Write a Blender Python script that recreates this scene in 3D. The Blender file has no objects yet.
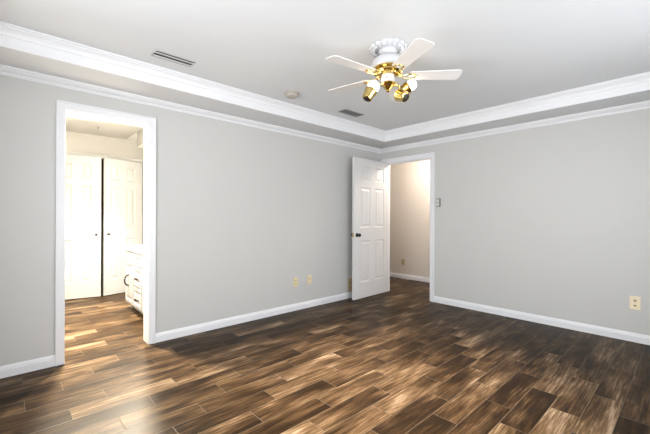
import bpy, bmesh, math, random
from mathutils import Vector, Matrix
random.seed(7)
S = bpy.context.scene
COL = S.collection
PI = math.pi

# ------------------------------------------------------------------ camera, world, light, exposure
CAM = Vector((-4.394, -3.433, 1.176))
def setup_camera():
    cd = bpy.data.cameras.new('camera'); cam = bpy.data.objects.new('camera', cd); COL.objects.link(cam)
    cd.sensor_width = 36.0; cd.lens = 343.265 / 650 * 36.0; cd.clip_start = 0.02
    yaw, pit, rol = math.radians(47.066), math.radians(0.03), math.radians(0.196)
    F = Vector((math.cos(yaw) * math.cos(pit), math.sin(yaw) * math.cos(pit), math.sin(pit)))
    R = Vector((math.sin(yaw), -math.cos(yaw), 0)); U = R.cross(F)
    R2 = R * math.cos(rol) + U * math.sin(rol); U2 = -R * math.sin(rol) + U * math.cos(rol)
    m = Matrix((( R2.x, U2.x, -F.x, CAM.x), (R2.y, U2.y, -F.y, CAM.y), (R2.z, U2.z, -F.z, CAM.z), (0, 0, 0, 1)))
    cam.matrix_world = m
    cd.shift_y = 0.24 / 650
    S.camera = cam
setup_camera()

S.view_settings.view_transform = 'Standard'
S.view_settings.look = 'None'
S.view_settings.gamma = 1.0
S.view_settings.use_curve_mapping = False
S.view_settings.exposure = 0.0

w = bpy.data.worlds.new('sky'); S.world = w; w.use_nodes = True
w.node_tree.nodes['Background'].inputs[0].default_value = (0.80, 0.90, 1.0, 1)
w.node_tree.nodes['Background'].inputs[1].default_value = 1.5

def area(name, loc, direction, sx, sy, power, col):
    l = bpy.data.lights.new(name, 'AREA'); l.shape = 'RECTANGLE'; l.size = sx; l.size_y = sy
    l.energy = power; l.color = col
    o = bpy.data.objects.new(name, l); COL.objects.link(o); o.location = loc
    o.rotation_euler = Vector(direction).to_track_quat('-Z', 'Y').to_euler()
    return o
def point(name, loc, power, col, r=0.06):
    l = bpy.data.lights.new(name, 'POINT'); l.energy = power; l.color = col; l.shadow_soft_size = r
    o = bpy.data.objects.new(name, l); COL.objects.link(o); o.location = loc
    return o
# daylight through the two windows (behind and beside the camera)
area('daylight_rear', (-2.3, -4.45, 1.25), (0, 1, 0.0), 2.9, 1.8, 98, (0.98, 0.985, 1.0))
area('daylight_side', (-5.45, -2.2, 1.15), (1, 0, 0.02), 2.4, 1.8, 175, (0.98, 0.985, 1.0))
# ceiling lamp of the hallway, vanity and ceiling lamps of the bathroom
point('hall_light', (0.66, -0.62, 2.26), 62, (1.0, 0.87, 0.75), 0.07)
area('bath_light', (-3.06, 1.72, 2.09), (-0.42, -0.75, -0.62), 0.16, 0.16, 200, (1.0, 0.89, 0.70))
area('bath_ceiling_light', (-3.75, 1.15, 2.37), (0.02, -0.62, -0.78), 0.22, 0.22, 560, (1.0, 0.89, 0.70))

# ------------------------------------------------------------------ materials
def new_mat(name):
    m = bpy.data.materials.new(name); m.use_nodes = True
    nt = m.node_tree; b = nt.nodes['Principled BSDF']
    return m, nt, b
def N(nt, t, **kw):
    n = nt.nodes.new(t)
    for k, v in kw.items(): setattr(n, k, v)
    return n
def simple(name, col, rough=0.5, metal=0.0, bump=0.0, bscale=200, vary=0.03, spec=0.5):
    m, nt, b = new_mat(name)
    b.inputs['Roughness'].default_value = rough; b.inputs['Metallic'].default_value = metal
    b.inputs['Specular IOR Level'].default_value = spec
    g = N(nt, 'ShaderNodeNewGeometry')
    nz = N(nt, 'ShaderNodeTexNoise'); nz.inputs['Scale'].default_value = 3.0; nz.inputs['Detail'].default_value = 3
    nt.links.new(g.outputs['Position'], nz.inputs['Vector'])
    mx = N(nt, 'ShaderNodeMix', data_type='RGBA')
    mx.inputs[6].default_value = (*[c * (1 - vary) for c in col], 1); mx.inputs[7].default_value = (*[min(1, c * (1 + vary)) for c in col], 1)
    nt.links.new(nz.outputs[0], mx.inputs[0]); nt.links.new(mx.outputs[2], b.inputs['Base Color'])
    if bump:
        n2 = N(nt, 'ShaderNodeTexNoise'); n2.inputs['Scale'].default_value = bscale; n2.inputs['Detail'].default_value = 4
        nt.links.new(g.outputs['Position'], n2.inputs['Vector'])
        bp = N(nt, 'ShaderNodeBump'); bp.inputs['Strength'].default_value = bump; bp.inputs['Distance'].default_value = 0.002
        nt.links.new(n2.outputs[0], bp.inputs['Height']); nt.links.new(bp.outputs[0], b.inputs['Normal'])
    return m
def emit(name, col, strength):
    m, nt, b = new_mat(name)
    b.inputs['Base Color'].default_value = (1, 1, 1, 1)
    b.inputs['Emission Color'].default_value = (*col, 1); b.inputs['Emission Strength'].default_value = strength
    return m

def floor_mat():
    m, nt, b = new_mat('wood_look_plank_tile'); L = nt.links.new
    b.inputs['Specular IOR Level'].default_value = 0.06
    g = N(nt, 'ShaderNodeNewGeometry'); sp = N(nt, 'ShaderNodeSeparateXYZ'); L(g.outputs['Position'], sp.inputs[0])
    def M(op, a, c=None, d=None):
        n = N(nt, 'ShaderNodeMath', operation=op)
        for i, v in enumerate((a, c, d)):
            if v is None: continue
            if isinstance(v, (int, float)): n.inputs[i].default_value = v
            else: L(v, n.inputs[i])
        return n.outputs[0]
    X, Y = sp.outputs[0], sp.outputs[1]
    WID, LEN = 0.153, 0.598
    rowf = M('DIVIDE', M('MULTIPLY_ADD', Y, -1.0, -0.07), WID)
    row = M('FLOOR', rowf); rfr = M('SUBTRACT', rowf, row)
    xs = M('ADD', X, 3.905); xs = M('ADD', xs, M('MULTIPLY', M('SUBTRACT', row, 1.0), LEN / 3))
    xf = M('DIVIDE', xs, LEN); ix = M('FLOOR', xf); xfr = M('SUBTRACT', xf, ix)
    dx = M('MULTIPLY', M('MINIMUM', xfr, M('SUBTRACT', 1.0, xfr)), LEN)
    dy = M('MULTIPLY', M('MINIMUM', rfr, M('SUBTRACT', 1.0, rfr)), WID)
    dmin = M('MINIMUM', dx, dy)
    joint = M('LESS_THAN', dmin, 0.0013)
    cid = N(nt, 'ShaderNodeCombineXYZ'); L(ix, cid.inputs[0]); L(row, cid.inputs[1]); cid.inputs[2].default_value = 4.0
    wn = N(nt, 'ShaderNodeTexWhiteNoise', noise_dimensions='3D'); L(cid.outputs[0], wn.inputs['Vector'])
    # plank-local coordinates, shifted per plank so the figure breaks at every joint
    sh = N(nt, 'ShaderNodeVectorMath', operation='SCALE'); L(wn.outputs['Color'], sh.inputs[0]); sh.inputs['Scale'].default_value = 31.0
    def streak(sx, sy, scale, detail, rough):
        mp = N(nt, 'ShaderNodeVectorMath', operation='MULTIPLY'); L(g.outputs['Position'], mp.inputs[0]); mp.inputs[1].default_value = (sx, sy, 1)
        ad = N(nt, 'ShaderNodeVectorMath', operation='ADD'); L(mp.outputs[0], ad.inputs[0]); L(sh.outputs[0], ad.inputs[1])
        nz = N(nt, 'ShaderNodeTexNoise'); nz.inputs['Scale'].default_value = scale; nz.inputs['Detail'].default_value = detail
        nz.inputs['Roughness'].default_value = rough; L(ad.outputs[0], nz.inputs['Vector']); return nz.outputs[0]
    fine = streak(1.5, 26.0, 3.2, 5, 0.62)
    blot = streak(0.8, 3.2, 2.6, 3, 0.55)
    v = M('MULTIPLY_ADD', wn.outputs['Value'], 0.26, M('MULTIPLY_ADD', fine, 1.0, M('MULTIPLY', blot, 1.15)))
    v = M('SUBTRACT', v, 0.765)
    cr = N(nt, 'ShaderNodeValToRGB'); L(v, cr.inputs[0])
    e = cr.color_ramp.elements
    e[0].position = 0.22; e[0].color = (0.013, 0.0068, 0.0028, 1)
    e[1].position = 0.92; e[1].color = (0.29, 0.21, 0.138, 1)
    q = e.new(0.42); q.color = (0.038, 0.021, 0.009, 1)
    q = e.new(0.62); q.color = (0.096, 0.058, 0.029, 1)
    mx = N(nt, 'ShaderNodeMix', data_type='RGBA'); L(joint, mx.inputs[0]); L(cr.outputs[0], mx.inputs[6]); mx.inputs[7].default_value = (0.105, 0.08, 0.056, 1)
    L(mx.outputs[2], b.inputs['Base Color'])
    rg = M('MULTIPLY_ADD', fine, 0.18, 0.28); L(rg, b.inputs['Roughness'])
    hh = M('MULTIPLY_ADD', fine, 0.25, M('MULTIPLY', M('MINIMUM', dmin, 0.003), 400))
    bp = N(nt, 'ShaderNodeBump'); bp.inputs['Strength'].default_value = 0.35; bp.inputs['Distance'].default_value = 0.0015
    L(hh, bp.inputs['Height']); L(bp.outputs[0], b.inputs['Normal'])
    return m

WALL = simple('wall_paint_grey', (0.545, 0.545, 0.532), 0.62, bump=0.25, bscale=160, vary=0.012)
CEIL = simple('ceiling_paint', (0.665, 0.68, 0.695), 0.7, bump=0.3, bscale=120, vary=0.012)
TRIM = simple('white_trim_paint', (0.765, 0.775, 0.795), 0.35, vary=0.008)
DOORM = simple('white_door_paint', (0.66, 0.66, 0.66), 0.38, vary=0.01)
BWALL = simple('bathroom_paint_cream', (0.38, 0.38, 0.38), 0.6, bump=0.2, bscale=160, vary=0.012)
HWALL = simple('hall_paint_beige', (0.64, 0.60, 0.55), 0.6, bump=0.2, bscale=160, vary=0.012)
BDARK = simple('bathroom_unseen_dark_wall', (0.26, 0.245, 0.22), 0.5, vary=0.03)  # unseen bathroom walls, made darker to cut light bouncing onto the closet doors
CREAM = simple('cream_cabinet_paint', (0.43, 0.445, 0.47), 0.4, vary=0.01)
TOPM = simple('white_cultured_marble', (0.88, 0.87, 0.83), 0.2, vary=0.02)
BLACKM = simple('dark_bronze', (0.025, 0.02, 0.017), 0.35, metal=0.7)
CLOSET = simple('dark_closet_interior', (0.10, 0.07, 0.05), 0.8)  # even dark brown for the inside of the closet
BRASS = simple('polished_brass', (0.62, 0.46, 0.17), 0.14, metal=1.0)
WHITEP = simple('white_enamel', (0.60, 0.61, 0.63), 0.3, vary=0.005)
BLADE = simple('white_fan_blade', (0.74, 0.72, 0.70), 0.35, vary=0.02)
IVORY = simple('ivory_plastic', (0.72, 0.62, 0.40), 0.4)
ALMOND = simple('almond_plastic', (0.85, 0.73, 0.52), 0.4)
TANP = simple('tan_plastic', (0.50, 0.38, 0.24), 0.4)
GREYP = simple('grey_metal_plate', (0.20, 0.20, 0.175), 0.4, metal=0.3)
DARKP = simple('dark_slot', (0.03, 0.028, 0.025), 0.6)
VENTM = simple('white_vent_metal', (0.66, 0.66, 0.66), 0.4)
VENTG = simple('grey_vent_metal', (0.42, 0.42, 0.42), 0.5)
VENTD = simple('vent_interior', (0.07, 0.07, 0.07), 0.8)
DETM = simple('aged_white_plastic', (0.42, 0.38, 0.34), 0.45)
BULB = emit('lit_bulb', (1.0, 0.84, 0.62), 10.0)
GLOBE = emit('lit_globe', (1.0, 0.86, 0.66), 5.0)
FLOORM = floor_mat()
def glass_mat():
    m, nt, b = new_mat('window_glass')
    t = N(nt, 'ShaderNodeBsdfTransparent'); gl = N(nt, 'ShaderNodeBsdfGlossy'); gl.inputs['Roughness'].default_value = 0.02
    mx = N(nt, 'ShaderNodeMixShader'); mx.inputs[0].default_value = 0.06
    nt.links.new(t.outputs[0], mx.inputs[1]); nt.links.new(gl.outputs[0], mx.inputs[2])
    nt.links.new(mx.outputs[0], nt.nodes['Material Output'].inputs[0])
    return m
GLASS = glass_mat()

# ------------------------------------------------------------------ helpers
def tag(o, label=None, cat=None, group=None, kind=None):
    if label: o['label'] = label
    if cat: o['category'] = cat
    if group: o['group'] = group
    if kind: o['kind'] = kind
    return o
def empty(name, loc, label, cat, group=None):
    o = bpy.data.objects.new(name, None); COL.objects.link(o); o.location = loc; o.empty_display_size = 0.05
    return tag(o, label, cat, group)
def wloc(o):
    v = Vector((0, 0, 0))
    while o is not None: v += o.location; o = o.parent
    return v
def obj(name, bm, mat, parent=None, smooth=False, origin=None):
    """links a mesh built in world coordinates; verts are moved to the parent's (or origin's) frame"""
    bmesh.ops.recalc_face_normals(bm, faces=bm.faces)
    me = bpy.data.meshes.new(name); off = wloc(parent) if parent else Vector(origin or (0, 0, 0))
    loc = Vector((0, 0, 0))
    if parent is None: loc = off
    bmesh.ops.translate(bm, vec=-off, verts=bm.verts)
    if smooth:
        for f in bm.faces: f.smooth = True
        for e in bm.edges:
            if len(e.link_faces) == 2 and e.calc_face_angle(0) > math.radians(38): e.smooth = False
    bm.to_mesh(me); bm.free(); me.materials.append(mat)
    o = bpy.data.objects.new(name, me); COL.objects.link(o); o.location = loc
    if parent: o.parent = parent
    return o
def struct(name, bm, mat, parent=None, label=None, smooth=False):
    o = obj(name, bm, mat, parent, smooth)
    if parent is None: o['kind'] = 'structure'
    if label: o['label'] = label
    return o
def box(bm, x0, x1, y0, y1, z0, z1, bev=0.0, M=None):
    t = bmesh.new()
    bmesh.ops.create_cube(t, size=1)
    for v in t.verts:
        v.co = Vector(((x0 + x1) / 2 + v.co.x * (x1 - x0), (y0 + y1) / 2 + v.co.y * (y1 - y0), (z0 + z1) / 2 + v.co.z * (z1 - z0)))
    if bev: bmesh.ops.bevel(t, geom=list(t.edges), offset=bev, segments=2, affect='EDGES', profile=0.5)
    merge(bm, t, M)
def merge(bm, t, M=None):
    if M is not None: bmesh.ops.transform(t, matrix=M, verts=t.verts)
    mp = {v: bm.verts.new(v.co) for v in t.verts}
    for f in t.faces:
        try: bm.faces.new([mp[v] for v in f.verts])
        except ValueError: pass
    t.free()
def boxes(*lst, bev=0.0):
    bm = bmesh.new()
    for b in lst: box(bm, *b, bev=bev)
    return bm
def ring(bm, rect, prof):
    """closed profile (offset inward, z) swept round a rectangle with mitred corners"""
    x0, x1, y0, y1 = rect; rows = []
    for o, z in prof:
        rows.append([bm.verts.new(c) for c in ((x0 + o, y0 + o, z), (x1 - o, y0 + o, z), (x1 - o, y1 - o, z), (x0 + o, y1 - o, z))])
    n = len(rows)
    for i in range(n):
        a, b = rows[i], rows[(i + 1) % n]
        for k in range(4):
            bm.faces.new((a[k], a[(k + 1) % 4], b[(k + 1) % 4], b[k]))
def run(bm, prof, p0, p1, nrm):
    """closed profile (out along nrm, z) extruded from p0 to p1"""
    p0, p1, nrm = Vector(p0), Vector(p1), Vector(nrm); A, B = [], []
    for o, z in prof:
        A.append(bm.verts.new(p0 + nrm * o + Vector((0, 0, z)))); B.append(bm.verts.new(p1 + nrm * o + Vector((0, 0, z))))
    n = len(prof)
    for i in range(n): bm.faces.new((A[i], A[(i + 1) % n], B[(i + 1) % n], B[i]))
    bm.faces.new(A); bm.faces.new(B[::-1])
def lathe(bm, prof, c, seg=32, axis=(0, 0, 1), mod=None, close=False):
    """prof = [(r, h)] turned about axis through c"""
    q = Vector((0, 0, 1)).rotation_difference(Vector(axis).normalized()); c = Vector(c); rows = []
    for r, h in prof:
        if r < 1e-6: rows.append([bm.verts.new(c + q @ Vector((0, 0, h)))]); continue
        rw = []
        for k in range(seg):
            a = 2 * PI * k / seg; rr, hh = (r, h) if mod is None else mod(r, h, a)
            rw.append(bm.verts.new(c + q @ Vector((rr * math.cos(a), rr * math.sin(a), hh))))
        rows.append(rw)
    pairs = list(zip(rows, rows[1:])) + ([(rows[-1], rows[0])] if close else [])
    for a, b in pairs:
        for k in range(seg):
            k2 = (k + 1) % seg
            if len(a) == 1 and len(b) == 1: continue
            if len(a) == 1: bm.faces.new((a[0], b[k], b[k2]))
            elif len(b) == 1: bm.faces.new((a[k], a[k2], b[0]))
            else: bm.faces.new((a[k], a[k2], b[k2], b[k]))
def tube(bm, pts, r, seg=8, closed=False):
    pts = [Vector(p) for p in pts]; rows = []; n = len(pts)
    for i, p in enumerate(pts):
        if closed: d = pts[(i + 1) % n] - pts[i - 1]
        else: d = pts[min(i + 1, n - 1)] - pts[max(i - 1, 0)]
        d.normalize(); up = Vector((0, 0, 1)) if abs(d.z) < 0.95 else Vector((1, 0, 0))
        u = d.cross(up).normalized(); v = d.cross(u)
        rr = r[i] if isinstance(r, (list, tuple)) else r
        rows.append([bm.verts.new(p + (u * math.cos(2 * PI * k / seg) + v * math.sin(2 * PI * k / seg)) * rr) for k in range(seg)])
    for i in range(n if closed else n - 1):
        a, b = rows[i], rows[(i + 1) % n]
        for k in range(seg): bm.faces.new((a[k], a[(k + 1) % seg], b[(k + 1) % seg], b[k]))
    if not closed: bm.faces.new(rows[0][::-1]); bm.faces.new(rows[-1])
def bez(p0, p1, p2, p3, n=10):
    out = []
    for i in range(n + 1):
        t = i / n; s = 1 - t
        out.append(Vector(p0) * s**3 + Vector(p1) * 3 * s * s * t + Vector(p2) * 3 * s * t * t + Vector(p3) * t**3)
    return out

# ------------------------------------------------------------------ setting: room shell
XL, YR = -4.95, -3.95            # left and rear walls; wall planes x=0 and y=0 are the two seen
H, HS, W = 2.399, 2.264, 0.417   # tray ceiling height, soffit height, soffit width
T = 0.12
LX0, LX1 = -4.045, -3.430        # bathroom doorway in the left wall (y = 0)
RY0, RY1 = -0.902, -0.090        # hall doorway in the right wall (x = 0)
DH = 2.035
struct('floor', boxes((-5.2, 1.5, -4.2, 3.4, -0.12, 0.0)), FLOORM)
struct('ceiling', boxes((-5.2, 1.5, -4.2, 3.4, H, H + 0.1)), CEIL)
bm = boxes((XL, 0, -W, 0, HS, H), (XL, 0, YR, YR + W, HS, H), (XL, XL + W, YR + W, -W, HS, H), (-W, 0, YR + W, -W, HS, H))
struct('ceiling_soffit', bm, CEIL)
struct('wall_left', boxes((XL - T, LX0 - 0.012, 0, T, 0, H), (LX1 + 0.012, 0, 0, T, 0, H), (LX0 - 0.012, LX1 + 0.012, 0, T, DH, H)), WALL)
struct('wall_right', boxes((0, T, YR, RY0, 0, H), (0, T, RY1, T, 0, H), (0, T, RY0, RY1, DH, H)), WALL)
# rear wall and side wall behind the camera, each with a window
struct('wall_rear', boxes((XL - T, T, YR - T, YR, 0, 0.55), (XL - T, T, YR - T, YR, 2.05, H), (XL - T, -3.5, YR - T, YR, 0.55, 2.05), (-1.1, T, YR - T, YR, 0.55, 2.05)), WALL)
struct('wall_side', boxes((XL - T, XL, YR, 0, 0, 0.55), (XL - T, XL, YR, 0, 2.05, H), (XL - T, XL, YR, -3.1, 0.55, 2.05), (XL - T, XL, -1.3, 0, 0.55, 2.05)), WALL)
def window(name, x0, x1, y0, y1, z0, z1, alongx):
    bm = bmesh.new(); f = 0.045
    if alongx:
        for b in ((x0, x0 + f, y0, y1, z0, z1), (x1 - f, x1, y0, y1, z0, z1), (x0, x1, y0, y1, z0, z0 + f), (x0, x1, y0, y1, z1 - f, z1), ((x0 + x1) / 2 - f / 2, (x0 + x1) / 2 + f / 2, y0, y1, z0, z1)): box(bm, *b)
    else:
        for b in ((x0, x1, y0, y0 + f, z0, z1), (x0, x1, y1 - f, y1, z0, z1), (x0, x1, y0, y1, z0, z0 + f), (x0, x1, y0, y1, z1 - f, z1), (x0, x1, (y0 + y1) / 2 - f / 2, (y0 + y1) / 2 + f / 2, z0, z1)): box(bm, *b)
    o = struct(name, bm, TRIM)
    g = (x0 + f, x1 - f, (y0 + y1) / 2 - 0.002, (y0 + y1) / 2 + 0.002, z0 + f, z1 - f) if alongx else ((x0 + x1) / 2 - 0.002, (x0 + x1) / 2 + 0.002, y0 + f, y1 - f, z0 + f, z1 - f)
    obj('window_pane', boxes(g), GLASS, o)
window('window_1', -3.5, -1.1, YR - 0.08, YR - 0.03, 0.55, 2.05, True)
window('window_2', XL - 0.08, XL - 0.03, -3.1, -1.3, 0.55, 2.05, False)

# hallway beyond the right wall
HX = 1.25
struct('wall_hall', boxes((HX, HX + T, -2.2, 2.2, 0, H)), HWALL)
struct('wall_hall_near', boxes((T, HX, -2.2, -2.08, 0, H)), HWALL)
struct('wall_hall_far', boxes((T, HX, 2.08, 2.2, 0, H)), HWALL)
struct('wall_hall_inner', boxes((T, T + 0.01, -2.08, RY0 - 0.02, 0, H), (T, T + 0.01, RY1 + 0.02, 2.08, 0, H)), HWALL)
# bathroom beyond the left wall
BX0, BX1, BY = -4.45, -2.65, 2.62
struct('wall_bathroom_left', boxes((BX0 - T, BX0, T, BY + 0.7, 0, H)), BDARK)
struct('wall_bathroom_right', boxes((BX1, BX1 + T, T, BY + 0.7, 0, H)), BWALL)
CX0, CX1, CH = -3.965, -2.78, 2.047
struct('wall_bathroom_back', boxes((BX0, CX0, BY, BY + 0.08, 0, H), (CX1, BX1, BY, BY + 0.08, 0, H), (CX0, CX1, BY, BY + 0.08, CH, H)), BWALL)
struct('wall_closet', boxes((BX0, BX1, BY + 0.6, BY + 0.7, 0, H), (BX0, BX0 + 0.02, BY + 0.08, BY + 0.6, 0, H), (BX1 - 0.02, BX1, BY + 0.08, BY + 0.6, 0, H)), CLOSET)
struct('wall_bathroom_inner', boxes((BX0, LX0 - 0.02, T, T + 0.01, 0, H), (LX1 + 0.02, BX1, T, T + 0.01, 0, H)), BDARK)
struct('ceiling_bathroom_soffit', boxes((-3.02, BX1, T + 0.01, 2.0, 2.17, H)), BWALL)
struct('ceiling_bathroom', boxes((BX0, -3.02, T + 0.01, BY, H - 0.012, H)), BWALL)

# ------------------------------------------------------------------ crowns, baseboards, casings
R0 = (XL, 0.0, YR, 0.0)
bm = bmesh.new()
ring(bm, R0, [(0, 2.205), (0.007, 2.205), (0.007, 2.2125), (0.014, 2.2145), (0.015, 2.224), (0.024, 2.228), (0.038, 2.239), (0.047, 2.251), (0.052, 2.253), (0.053, HS), (0, HS)])
struct('trim_1', bm, TRIM, label='white crown moulding where the walls meet the grey soffit')
bm = bmesh.new()
ring(bm, R0, [(W - 0.002, HS - 0.003), (W + 0.008, HS - 0.003), (W + 0.009, 2.332), (W + 0.016, 2.335), (W + 0.017, 2.345), (W + 0.023, 2.357), (W + 0.034, 2.369), (W + 0.044, 2.376), (W + 0.045, 2.384), (W + 0.056, 2.387), (W + 0.057, H), (W - 0.002, H)])
struct('trim_2', bm, TRIM, label='wide white moulding round the raised tray of the ceiling')
BP = [(0, 0), (0.015, 0), (0.015, 0.056), (0.0115, 0.060), (0.0115, 0.066), (0.008, 0.075), (0.004, 0.085), (0, 0.085)]
CW, CT = 0.060, 0.018
def base(name, *runs):
    bm = bmesh.new()
    for p0, p1, n in runs: run(bm, BP, p0, p1, n)
    struct(name, bm, TRIM)
base('baseboard_left', ((XL, 0, 0), (LX0 - CW, 0, 0), (0, -1, 0)), ((LX1 + CW, 0, 0), (0, 0, 0), (0, -1, 0)))
base('baseboard_right', ((0, YR, 0), (0, RY0 - CW, 0), (-1, 0, 0)))
base('baseboard_rear', ((XL, YR, 0), (0, YR, 0), (0, 1, 0)))
base('baseboard_side', ((XL, YR, 0), (XL, 0, 0), (1, 0, 0)))
base('baseboard_hall', ((HX, -2.08, 0), (HX, 2.08, 0), (-1, 0, 0)), ((T + 0.01, -2.08, 0), (T + 0.01, RY0 - CW, 0), (1, 0, 0)), ((T + 0.01, RY1 + CW, 0), (T + 0.01, 2.08, 0), (1, 0, 0)))

def casing(name, a0, a1, plane, side, label):
    """door casing and jamb; plane 'y' = wall in the y=0 plane with opening along x, 'x' = along y"""
    bm = bmesh.new(); e = 0.006
    def put(u0, u1, v0, v1, z0, z1, bev=0.002):
        if plane == 'y': box(bm, u0, u1, v0, v1, z0, z1, bev)
        else: box(bm, v0, v1, u0, u1, z0, z1, bev)
    for s, f0 in ((-1, 0.0), (1, T + 0.01 if True else T)):
        v0, v1 = (-CT, 0.0) if s < 0 else (f0, f0 + CT)
        put(a0 - CW, a0 - e + 0.004, v0, v1, 0, DH + CW)
        put(a1 + e - 0.004, a1 + CW, v0, v1, 0, DH + CW)
        put(a0 - 0.003, a1 + 0.003, v0, v1, DH + 0.002, DH + CW)
        o0, o1 = (v0 - 0.006, v0 + 0.002) if s < 0 else (v1 - 0.002, v1 + 0.006)
        put(a0 - CW, a0 - CW + 0.014, o0, o1, 0, DH + CW, 0.0015)
        put(a1 + CW - 0.014, a1 + CW, o0, o1, 0, DH + CW, 0.0015)
        put(a0 - CW + 0.014, a1 + CW - 0.014, o0, o1, DH + CW - 0.014, DH + CW, 0.0015)
    # jamb boards and stop
    if plane == 'y':
        put(a0 - 0.0125, a0, -0.003, T + 0.013, 0, DH, 0.001); put(a1, a1 + 0.0125, -0.003, T + 0.013, 0, DH, 0.001)
        put(a0 - 0.012, a1 + 0.012, -0.003, T + 0.013, DH - 0.010, DH + 0.004, 0.001)
        return struct(name, bm, TRIM, label=label)
    put(a0 - 0.004, a0 + 0.012, -0.004, T + 0.014, 0, DH, 0.001); put(a1 - 0.012, a1 + 0.004, -0.004, T + 0.014, 0, DH, 0.001)
    put(a0 + 0.012, a1 - 0.012, -0.004, T + 0.014, DH - 0.012, DH + 0.004, 0.001)
    put(a0 + 0.012, a0 + 0.022, 0.045, 0.075, 0, DH - 0.012, 0.001); put(a1 - 0.022, a1 - 0.012, 0.045, 0.075, 0, DH - 0.012, 0.001)
    put(a0 + 0.022, a1 - 0.022, 0.045, 0.075, DH - 0.022, DH - 0.012, 0.001)
    return struct(name, bm, TRIM, label=label)
casing('trim_3', LX0, LX1, 'y', 1, 'white casing round the doorway to the bright bathroom')
c4 = casing('trim_4', RY0, RY1, 'x', 1, 'white casing round the doorway to the hallway')
obj('strike_plate', boxes((0.012, 0.036, RY0 + 0.0115, RY0 + 0.014, 0.89, 0.955)), BRASS, c4)
# closet frame in the bathroom
bm = boxes((CX0 - 0.055, CX0, BY - 0.015, BY, 0, CH + 0.055), (CX1, CX1 + 0.055, BY - 0.015, BY, 0, CH + 0.055), (CX0, CX1, BY - 0.015, BY, CH, CH + 0.055), bev=0.002)
struct('trim_5', bm, CREAM, label='cream casing round the pair of closet doors in the bathroom')

# ------------------------------------------------------------------ panelled doors
def panel_slab(w, h, t, cols, rows):
    """slab in local coordinates: x 0..w, y 0..t, z 0..h, raised panels on both faces"""
    bm = bmesh.new()
    xs = sorted({0, w} | {v for c in cols for v in c}); zs = sorted({0, h} | {v for r in rows for v in r})
    isp = lambda xa, za: any(abs(xa - c[0]) < 1e-6 for c in cols) and any(abs(za - r[0]) < 1e-6 for r in rows)
    for y, s in ((0, -1), (t, 1)):
        V = {(i, k): bm.verts.new((x, y, z)) for i, x in enumerate(xs) for k, z in enumerate(zs)}
        pf = []
        for i in range(len(xs) - 1):
            for k in range(len(zs) - 1):
                q = [V[i, k], V[i + 1, k], V[i + 1, k + 1], V[i, k + 1]]
                f = bm.faces.new(q if s < 0 else q[::-1])
                if isp(xs[i], zs[k]): pf.append(f)
        bm.normal_update()
        for f in pf:
            bmesh.ops.inset_region(bm, faces=[f], thickness=0.010, depth=-0.008, use_even_offset=True)
            bmesh.ops.inset_region(bm, faces=[f], thickness=0.014, depth=0.0, use_even_offset=True)
            bmesh.ops.inset_region(bm, faces=[f], thickness=0.022, depth=0.006, use_even_offset=True)
        if y == 0: front = V
        else: back = V
    nx, nz = len(xs) - 1, len(zs) - 1
    for i in range(nx):
        bm.faces.new((front[i, 0], back[i, 0], back[i + 1, 0], front[i + 1, 0])); bm.faces.new((front[i, nz], front[i + 1, nz], back[i + 1, nz], back[i, nz]))
    for k in range(nz):
        bm.faces.new((front[0, k], front[0, k + 1], back[0, k + 1], back[0, k])); bm.faces.new((front[nx, k], back[nx, k], back[nx, k + 1], front[nx, k + 1]))
    return bm
def frame_matrix(p0, p1, z0):
    """local x from p0 to p1, local -y towards the viewer's side (right-hand of p0->p1 is -y)"""
    d = (Vector((*p1, 0)) - Vector((*p0, 0))).normalized(); n = Vector((-d.y, d.x, 0))
    return Matrix(((d.x, n.x, 0, p0[0]), (d.y, n.y, 0, p0[1]), (0, 0, 1, z0), (0, 0, 0, 1)))
ROWS = [(0.23, 0.83), (1.02, 1.60), (1.70, 1.915)]
def add_door(name, p0, p1, z0, h, t, mat, label, sl=0.17, sr=0.15, mid=0.13):
    w = (Vector(p1) - Vector(p0)).length; M = frame_matrix(p0, p1, z0)
    sc = h / 2.02
    bm = panel_slab(w, h, t, [(sl * w, (sl + (1 - sl - sr - mid) / 2) * w), ((1 - sr - (1 - sl - sr - mid) / 2) * w, (1 - sr) * w)], [(a * sc, b * sc) for a, b in ROWS])
    bmesh.ops.transform(bm, matrix=M, verts=bm.verts)
    o = struct(name, bm, mat, label=label)
    return o, M, w
# open bedroom door: free edge at the left, hinge at the hall doorway (front face towards the camera)
d1, M1, w1 = add_door('door_1', (-0.802, -0.176), (0.042, -0.142), 0.012, 2.018, 0.035, DOORM, 'white six-panel door standing open against the left wall')
def knob(parent, M, x, z, y, s, r=0.026, plate=0.030, mat=BLACKM, name='door_knob'):
    """s = -1 in front, +1 behind"""
    c = M @ Vector((x, y, z)); ax = (M.to_3x3() @ Vector((0, s, 0)))
    bm = bmesh.new()
    lathe(bm, [(0, 0), (0.010, 0), (0.010, 0.028), (r * 0.72, 0.034), (r, 0.045), (r * 0.95, 0.056), (r * 0.6, 0.064), (0, 0.066)], c, 20, ax)
    k = obj(name, bm, mat, parent, True)
    bm = bmesh.new(); lathe(bm, [(0, -0.001), (plate, -0.001), (plate, 0.003), (plate * 0.7, 0.007), (0, 0.007)], c, 20, ax)
    obj('rosette', bm, mat, k, True)
knob(d1, M1, 0.062, 0.915, 0.0, -1)
knob(d1, M1, 0.062, 0.915, 0.035, 1)
bm = bmesh.new(); box(bm, -0.002, 0.001, 0.005, 0.030, 0.885, 0.945, M=M1); box(bm, -0.010, 0.0, 0.010, 0.024, 0.905, 0.925, M=M1)
o = obj('latch_plate', bm, BRASS, d1)
for z in (0.18, 1.0, 1.82):
    bm = bmesh.new(); c = M1 @ Vector((w1 + 0.004, 0.040, z)); lathe(bm, [(0, 0), (0.006, 0), (0.006, 0.09), (0, 0.09)], c, 12)
    obj('hinge', bm, BRASS, d1, True)
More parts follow.
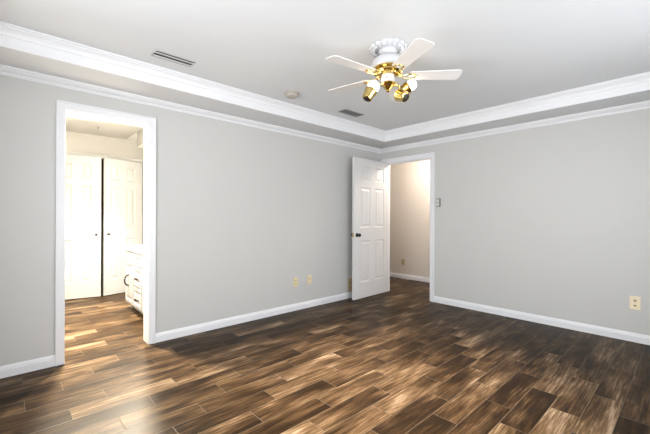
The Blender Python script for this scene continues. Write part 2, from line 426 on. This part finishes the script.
# pair of closet doors in the bathroom, both a little ajar
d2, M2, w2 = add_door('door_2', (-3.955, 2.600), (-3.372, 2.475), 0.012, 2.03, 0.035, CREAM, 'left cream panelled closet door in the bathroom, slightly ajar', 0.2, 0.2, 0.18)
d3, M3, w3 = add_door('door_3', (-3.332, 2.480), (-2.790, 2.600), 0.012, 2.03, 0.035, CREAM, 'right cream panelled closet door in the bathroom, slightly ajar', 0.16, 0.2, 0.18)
knob(d2, M2, w2 - 0.055, 0.905, 0.0, -1, 0.016, 0.012)
knob(d3, M3, 0.050, 0.905, 0.0, -1, 0.016, 0.012)

# ------------------------------------------------------------------ ceiling fan
FX, FY = -2.385, -1.933
fan = empty('ceiling_fan', (FX, FY, H), 'white five-blade ceiling fan with polished brass arms and lamps', 'ceiling fan')
C0 = Vector((FX, FY, 0))
def at(z): return (FX, FY, z)
bm = bmesh.new()
def scal(r, h, a):
    if r < 0.07: return r, h
    k = 0.5 + 0.5 * math.cos(16 * a); f = min(1, (r - 0.07) / 0.05)
    return r * (1 + 0.07 * k * f), h - 0.011 * k * (1 if 0.085 < r < 0.12 else 0.2)
lathe(bm, [(0.0, H), (0.126, H), (0.127, H - 0.006), (0.119, H - 0.012), (0.110, H - 0.008), (0.102, H - 0.015), (0.094, H - 0.019), (0.086, H - 0.012), (0.080, H - 0.012), (0.074, H - 0.020), (0.066, H - 0.020), (0, H - 0.020)], at(0), 96, mod=scal)
obj('medallion', bm, WHITEP, fan, True)
bm = bmesh.new(); lathe(bm, [(0, 2.385), (0.060, 2.385), (0.064, 2.378), (0.064, 2.364), (0.058, 2.350), (0.046, 2.342), (0.040, 2.325), (0, 2.325)], at(0), 40)
obj('canopy', bm, WHITEP, fan, True)
bm = bmesh.new(); lathe(bm, [(0, 2.333), (0.046, 2.333), (0.078, 2.326), (0.102, 2.308), (0.114, 2.284), (0.118, 2.262), (0.117, 2.252), (0.108, 2.246), (0, 2.246)], at(0), 48)
obj('motor_housing', bm, WHITEP, fan, True)
bm = bmesh.new(); lathe(bm, [(0, 2.247), (0.104, 2.247), (0.104, 2.240), (0.092, 2.236), (0.094, 2.228), (0.100, 2.222), (0.100, 2.214), (0.088, 2.206), (0.066, 2.200), (0.050, 2.196), (0, 2.196)], at(0), 48)
obj('brass_band', bm, BRASS, fan, True)
bm = bmesh.new(); lathe(bm, [(0, 2.198), (0.044, 2.198), (0.046, 2.190), (0.046, 2.150), (0.042, 2.140), (0, 2.140)], at(0), 32)
sh = obj('switch_housing', bm, WHITEP, fan, True)
bm = bmesh.new(); bx = Vector((FX, FY, 2.168)) + Vector((-0.045, -0.020, 0)); lathe(bm, [(0, 0), (0.004, 0), (0.004, 0.006), (0, 0.006)], bx, 8, (-1, -0.4, 0))
obj('reverse_switch', bm, BLACKM, sh, True)
bm = bmesh.new(); lathe(bm, [(0, 2.142), (0.052, 2.142), (0.055, 2.134), (0.048, 2.126), (0.036, 2.118), (0.030, 2.106), (0.020, 2.098), (0.012, 2.090), (0.013, 2.084), (0.006, 2.076), (0, 2.074)], at(0), 32)
obj('light_fitter', bm, BRASS, fan, True)
ZB = 2.195
def blade_bm(ang):
    bm = bmesh.new(); r0, r1 = 0.155, 0.512; w0, w1 = 0.046, 0.063; t = 0.005
    pts = [(r0, -w0), (r0 - 0.006, -w0 * 0.6), (r0 - 0.008, 0), (r0 - 0.006, w0 * 0.6), (r0, w0)]
    for k in range(7): a = PI / 2 * (1 - k / 6); pts.append((r1 - 0.030 + 0.030 * math.cos(a), w1 - 0.030 + 0.030 * math.sin(a)))
    for k in range(7): a = -PI / 2 * (k / 6); pts.append((r1 - 0.030 + 0.030 * math.cos(a), -w1 + 0.030 + 0.030 * math.sin(a)))
    A = [bm.verts.new((x, y, -t / 2)) for x, y in pts]; B = [bm.verts.new((x, y, t / 2)) for x, y in pts]
    n = len(pts); bm.faces.new(A[::-1]); bm.faces.new(B)
    for i in range(n): bm.faces.new((A[i], A[(i + 1) % n], B[(i + 1) % n], B[i]))
    M = Matrix.Translation((FX, FY, ZB)) @ Matrix.Rotation(math.radians(ang), 4, 'Z') @ Matrix.Rotation(math.radians(PITCH), 4, 'X')
    bmesh.ops.transform(bm, matrix=M, verts=bm.verts)
    return bm, M
PITCH = -9
for k in range(5):
    ang = 26.5 + 72 * k
    bm, M = blade_bm(ang)
    bl = obj('blade', bm, BLADE, fan)
    bm = bmesh.new(); lp = []
    for i in range(24):                       # open teardrop loop under the blade root
        a = 2 * PI * i / 24; x = 0.148 + 0.050 * math.cos(a); y = 0.030 * math.sin(a) * (1.0 + 0.35 * math.cos(a)); lp.append(M @ Vector((x, y, -0.007)))
    tube(bm, lp, 0.0042, 8, True)
    Mz = Matrix.Translation((FX, FY, ZB)) @ Matrix.Rotation(math.radians(ang), 4, 'Z')
    for s in (-1, 1):
        tube(bm, bez(Mz @ Vector((0.070, s * 0.012, 0.012)), Mz @ Vector((0.085, s * 0.020, -0.002)), M @ Vector((0.095, s * 0.004, -0.004)), M @ Vector((0.104, s * 0.006, -0.007)), 6), 0.005, 8)
    for s in (-1, 1):
        lathe(bm, [(0, -0.012), (0.006, -0.011), (0.007, -0.004), (0, -0.002)], M @ Vector((0.178, s * 0.024, 0)), 10)
    obj('blade_arm', bm, BRASS, bl, True)
# lamps: position given in the fan's own frame (right, away from door side, up)
FW = Vector((math.cos(math.radians(47.07)), math.sin(math.radians(47.07)), 0)); RT = Vector((FW.y, -FW.x, 0))
def lamp(base, tip, R=0.038, cz=0.100):
    b = Vector((FX, FY, 0)) + RT * base[0] + FW * base[1] + Vector((0, 0, base[2]))
    e = Vector((FX, FY, 0)) + RT * tip[0] + FW * tip[1] + Vector((0, 0, tip[2])); ax = (e - b).normalized()
    bm = bmesh.new()
    lathe(bm, [(r_ * 1.22, h_ * 1.08) for r_, h_ in [(0, 0.002), (0.018, 0.0), (0.027, 0.004), (0.030, 0.012), (0.031, 0.040), (0.036, 0.052), (0.038, 0.072), (0.0365, 0.072), (0.034, 0.053), (0.028, 0.042), (0.026, 0.014), (0, 0.012)]], b, 28, ax)
    s = obj('lamp_shade', bm, BRASS, fan, True)
    bm = bmesh.new(); lathe(bm, [(0.0, -0.003), (0.016, -0.003), (0.024, -0.001), (0.024, 0.001), (0, 0.002)], b, 20, ax); obj('shade_vent', bm, BLACKM, s, True)
    bm = bmesh.new()
    pr = [(0, 0.012), (0.012, 0.014), (0.013, cz - R * 1.2), (0.018, cz - R * 0.95)] + [(R * math.cos(a), cz + R * math.sin(a)) for a in [math.radians(v) for v in (-40, -20, 0, 20, 40, 60, 78)]] + [(0, cz + R)]
    lathe(bm, pr, b, 24, ax); obj('bulb', bm, BULB, s, True)
    bm = bmesh.new(); m = b + ax * 0.028; side = (C0 + Vector((0, 0, 2.125)))
    hd = (m - side); hd.z = 0; hd.normalize()
    j = m - hd * 0.030
    tube(bm, bez(side + hd * 0.040, side + hd * 0.075 + Vector((0, 0, 0.022)), j + Vector((0, 0, 0.05)), j, 10), 0.0055, 8)
    lathe(bm, [(0, -0.010), (0.009, -0.008), (0.009, 0.008), (0, 0.010)], j, 12)
    obj('lamp_arm', bm, BRASS, fan, True)
lamp((-0.160, -0.04, 2.012), (-0.105, -0.02, 2.112), 0.042, 0.112)
lamp((0.118, -0.050, 2.025), (0.070, 0.040, 2.078), 0.028, 0.056)
lamp((0.105, 0.100, 2.110), (0.185, 0.080, 2.158))

fl = bpy.data.lights.new('fan_lamp_light', 'SPOT'); fl.energy = 750; fl.color = (1.0, 0.90, 0.80); fl.spot_size = math.radians(80); fl.spot_blend = 1.0; fl.shadow_soft_size = 0.12
fo = bpy.data.objects.new('fan_lamp_light', fl); COL.objects.link(fo); fo.location = (FX, FY, 2.0)

# ------------------------------------------------------------------ ceiling vents and smoke detector
def quad_frame(c, ang, L, Wd, label, mat, slats, name='ceiling_vent', flange=0.02):
    v = empty(name, (c[0], c[1], H), label, 'ceiling vent', None)
    M = Matrix.Translation((c[0], c[1], H)) @ Matrix.Rotation(ang, 4, 'Z')
    bm = bmesh.new(); a, b = L / 2, Wd / 2
    for q in ((-a - flange, -a, -b - flange, b + flange), (a, a + flange, -b - flange, b + flange), (-a, a, -b - flange, -b), (-a, a, b, b + flange)):
        box(bm, *q, -0.008 if flange < 0.02 else -0.003, 0.0005, M=M)
    obj('frame', bm, mat[0], v)
    bm = bmesh.new(); box(bm, -a, a, -b, b, -0.001, 0.0005, M=M); obj('duct', bm, VENTD, v)
    for i in range(slats):
        y = -b + Wd * (i + 0.5) / slats
        bm = bmesh.new(); Ms = M @ Matrix.Translation((0, y, -0.009)) @ Matrix.Rotation(math.radians(mat[2]), 4, 'X')
        hw = Wd / slats * mat[3]
        box(bm, -a, a, -hw, hw, -0.001, 0.001, M=Ms); obj('slat', bm, mat[1], v)
    return v
quad_frame((-3.448, -0.700), 0, 0.285, 0.105, 'ceiling vent with two long white slats, nearer the bathroom doorway', (VENTG, VENTM, 12, 0.33), 2, flange=0.006)
quad_frame((-1.450, -0.706), 0, 0.300, 0.120, 'dark grey ceiling vent between the fan and the far corner', (VENTG, VENTG, 35, 0.46), 6, flange=0.008)
det = empty('smoke_detector', (-2.333, -0.735, H), 'small round aged-white smoke detector on the ceiling left of the fan', 'smoke detector')
bm = bmesh.new(); lathe(bm, [(0, 0.001), (0.068, 0.001), (0.070, -0.010), (0.066, -0.014), (0, -0.014)], (-2.333, -0.735, H), 36); obj('base_ring', bm, DETM, det, True)
bm = bmesh.new(); lathe(bm, [(0, -0.013), (0.058, -0.013), (0.058, -0.020), (0.062, -0.023), (0.060, -0.034), (0.050, -0.042), (0.02, -0.046), (0, -0.046)], (-2.333, -0.735, H), 36); obj('dome', bm, DETM, det, True)

# ------------------------------------------------------------------ wall plates
def plate(name, c, wall, w, h, mat, slot, label, cat, group=None, slots=True):
    """c = (along, z) on wall 'left' (y=0), 'right' (x=0) or 'hall' (x=HX)"""
    a, z = c
    loc = {'left': (a, 0, z), 'right': (0, a, z), 'hall': (HX, a, z)}[wall]
    r = empty(name, (loc[0], loc[1], z - h / 2), label, cat, group)
    def bx(bm, u0, u1, z0, z1, d0, d1, bev=0.0):
        if wall == 'left': box(bm, a + u0, a + u1, -d1, -d0, z + z0, z + z1, bev)
        else: box(bm, loc[0] - d1, loc[0] - d0, a + u0, a + u1, z + z0, z + z1, bev)
    bm = bmesh.new(); bx(bm, -w / 2, w / 2, -h / 2, h / 2, -0.0005, 0.006, 0.0015); obj('cover_plate', bm, mat, r)
    if slots:
        for s in (-1, 1):
            bm = bmesh.new(); bx(bm, -0.017, 0.017, s * h * 0.19 - 0.014, s * h * 0.19 + 0.014, 0.004, 0.008, 0.003); k = obj('socket', bm, mat, r)
            bm = bmesh.new()
            for u in (-0.007, 0.007): bx(bm, u - 0.0022 * slot, u + 0.0022 * slot, s * h * 0.19 - 0.004, s * h * 0.19 + 0.007, 0.007, 0.0085)
            bx(bm, -0.003 * slot, 0.003 * slot, s * h * 0.19 - 0.011, s * h * 0.19 - 0.006, 0.007, 0.0085)
            obj('slot', bm, DARKP, k)
        bm = bmesh.new(); bx(bm, -0.003, 0.003, -0.003, 0.003, 0.005, 0.0072); obj('screw', bm, GREYP, r)
    return r
plate('wall_outlet', (-1.705, 0.355), 'left', 0.072, 0.115, IVORY, 1.0, 'ivory wall outlet on the left wall, nearer the bathroom doorway', 'outlet')
p = plate('cable_jack_plate', (-1.478, 0.360), 'left', 0.072, 0.115, IVORY, 1.0, 'ivory jack plate on the left wall, nearer the open door', 'outlet', slots=False)
bm = bmesh.new(); lathe(bm, [(0, 0), (0.010, 0), (0.010, 0.004), (0.005, 0.005), (0.005, 0.012), (0, 0.012)], (-1.478, -0.005, 0.372), 16, (0, -1, 0)); obj('jack', bm, TANP, p, True)
plate('wall_outlet', (-3.053, 0.372), 'right', 0.078, 0.125, ALMOND, 2.0, 'cream wall outlet low on the right wall near the picture edge', 'outlet')
plate('wall_outlet', (0.405, 0.315), 'hall', 0.072, 0.115, TANP, 1.0, 'tan wall outlet in the hallway seen through the right doorway', 'outlet')
plate('wall_outlet', (-0.690, 0.190), 'left', 0.100, 0.195, TANP, 1.4, 'tall tan outlet plate low on the wall behind the open door', 'outlet')
# grey switch plate beside the hall doorway
r = empty('light_switch', (0, -1.025, 1.33), 'small grey switch plate on the right wall beside the hall doorway', 'switch')
obj('cover_plate', boxes((-0.014, 0.0005, -1.053, -0.997, 1.328, 1.445), bev=0.004), GREYP, r)
obj('inner_panel', boxes((-0.018, -0.012, -1.034, -1.000, 1.340, 1.430), bev=0.002), VENTM, r)
obj('toggle', boxes((-0.026, -0.014, -1.020, -1.012, 1.378, 1.396), bev=0.002), DARKP, r)

# ------------------------------------------------------------------ bathroom vanity
VX, VY0, VY1 = -3.25, 0.35, 1.56
van = empty('bathroom_vanity', ((VX + BX1) / 2, (VY0 + VY1) / 2, 0), 'cream bathroom vanity cabinet with drawers beside the closet doors', 'vanity')
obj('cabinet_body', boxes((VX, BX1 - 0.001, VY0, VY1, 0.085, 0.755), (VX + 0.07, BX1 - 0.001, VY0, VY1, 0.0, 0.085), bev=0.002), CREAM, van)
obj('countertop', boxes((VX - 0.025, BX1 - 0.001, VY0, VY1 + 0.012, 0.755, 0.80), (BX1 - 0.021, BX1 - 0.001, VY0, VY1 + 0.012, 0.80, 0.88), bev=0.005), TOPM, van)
def front(name, y0, y1, z0, z1):
    """raised-panel front on the vanity's face"""
    w, h = y1 - y0, z1 - z0
    bm = panel_slab(w, h, 0.018, [(0.035, w - 0.035)], [(0.035, h - 0.035)])
    M = Matrix(((0, 1, 0, VX - 0.018), (1, 0, 0, y0), (0, 0, 1, z0), (0, 0, 0, 1)))
    bmesh.ops.transform(bm, matrix=M, verts=bm.verts)
    return obj(name, bm, CREAM, van)
def pull(parent, y, z, L, vert, rise=0.03, r=0.006):
    x = VX - 0.017; d = Vector((0, 0, 1)) if vert else Vector((0, 1, 0)); c = Vector((x, y, z))
    bm = bmesh.new(); pts = bez(c - d * L / 2, c - d * L / 2 + Vector((-rise * 1.3, 0, 0)), c + d * L / 2 + Vector((-rise * 1.3, 0, 0)), c + d * L / 2, 12)
    tube(bm, pts, r, 8)
    for s in (-1, 1): lathe(bm, [(0, -0.001), (0.011, -0.001), (0.009, 0.005), (0, 0.007)], c + d * s * L / 2, 12, (-1, 0, 0))
    obj('pull_handle', bm, BLACKM, parent, True)
dd = front('cabinet_door', 1.17, 1.53, 0.11, 0.62); pull(dd, 1.375, 0.385, 0.13, True, 0.045, 0.009)
obj('false_panel', boxes((VX - 0.014, VX + 0.001, 1.17, 1.53, 0.64, 0.735), bev=0.004), CREAM, van)
for z0, z1 in ((0.11, 0.34), (0.36, 0.58), (0.60, 0.735)):
    q = front('drawer', 0.83, 1.15, z0, z1)
    if z0 < 0.5: pull(q, 0.99, (z0 + z1) / 2 - 0.02, 0.085, False, 0.03, 0.007)
q = front('cabinet_door', 0.38, 0.81, 0.11, 0.735); pull(q, 0.43, 0.45, 0.10, True)
# vanity light under the bathroom soffit
vl = empty('vanity_light', (-2.92, 1.80, 2.17), 'bright globe lamp under the bathroom soffit above the vanity', 'lamp')
bm = bmesh.new(); lathe(bm, [(0, 2.1705), (0.05, 2.1705), (0.05, 2.155), (0.03, 2.145), (0, 2.145)], (-2.92, 1.80, 0), 24); obj('lamp_base', bm, BRASS, vl, True)
bm = bmesh.new(); lathe(bm, [(0, 2.150)] + [(0.045 * math.cos(math.radians(a)), 2.108 + 0.045 * math.sin(math.radians(a))) for a in (70, 45, 20, 0, -20, -45, -70)] + [(0, 2.063)], (-2.92, 1.80, 0), 24); obj('globe', bm, GLOBE, vl, True)
# small hook on the bathroom ceiling
hk = bmesh.new(); lathe(hk, [(0, 0.001), (0.018, 0.001), (0.018, -0.004), (0.006, -0.006), (0.005, -0.030), (0.008, -0.034), (0, -0.036)], (-3.482, 2.05, H - 0.012), 14)
tag(obj('ceiling_hook', hk, GREYP, None, True, origin=(-3.482, 2.05, H - 0.012)), 'tiny metal hook on the bathroom ceiling before the closet doors', 'hook')
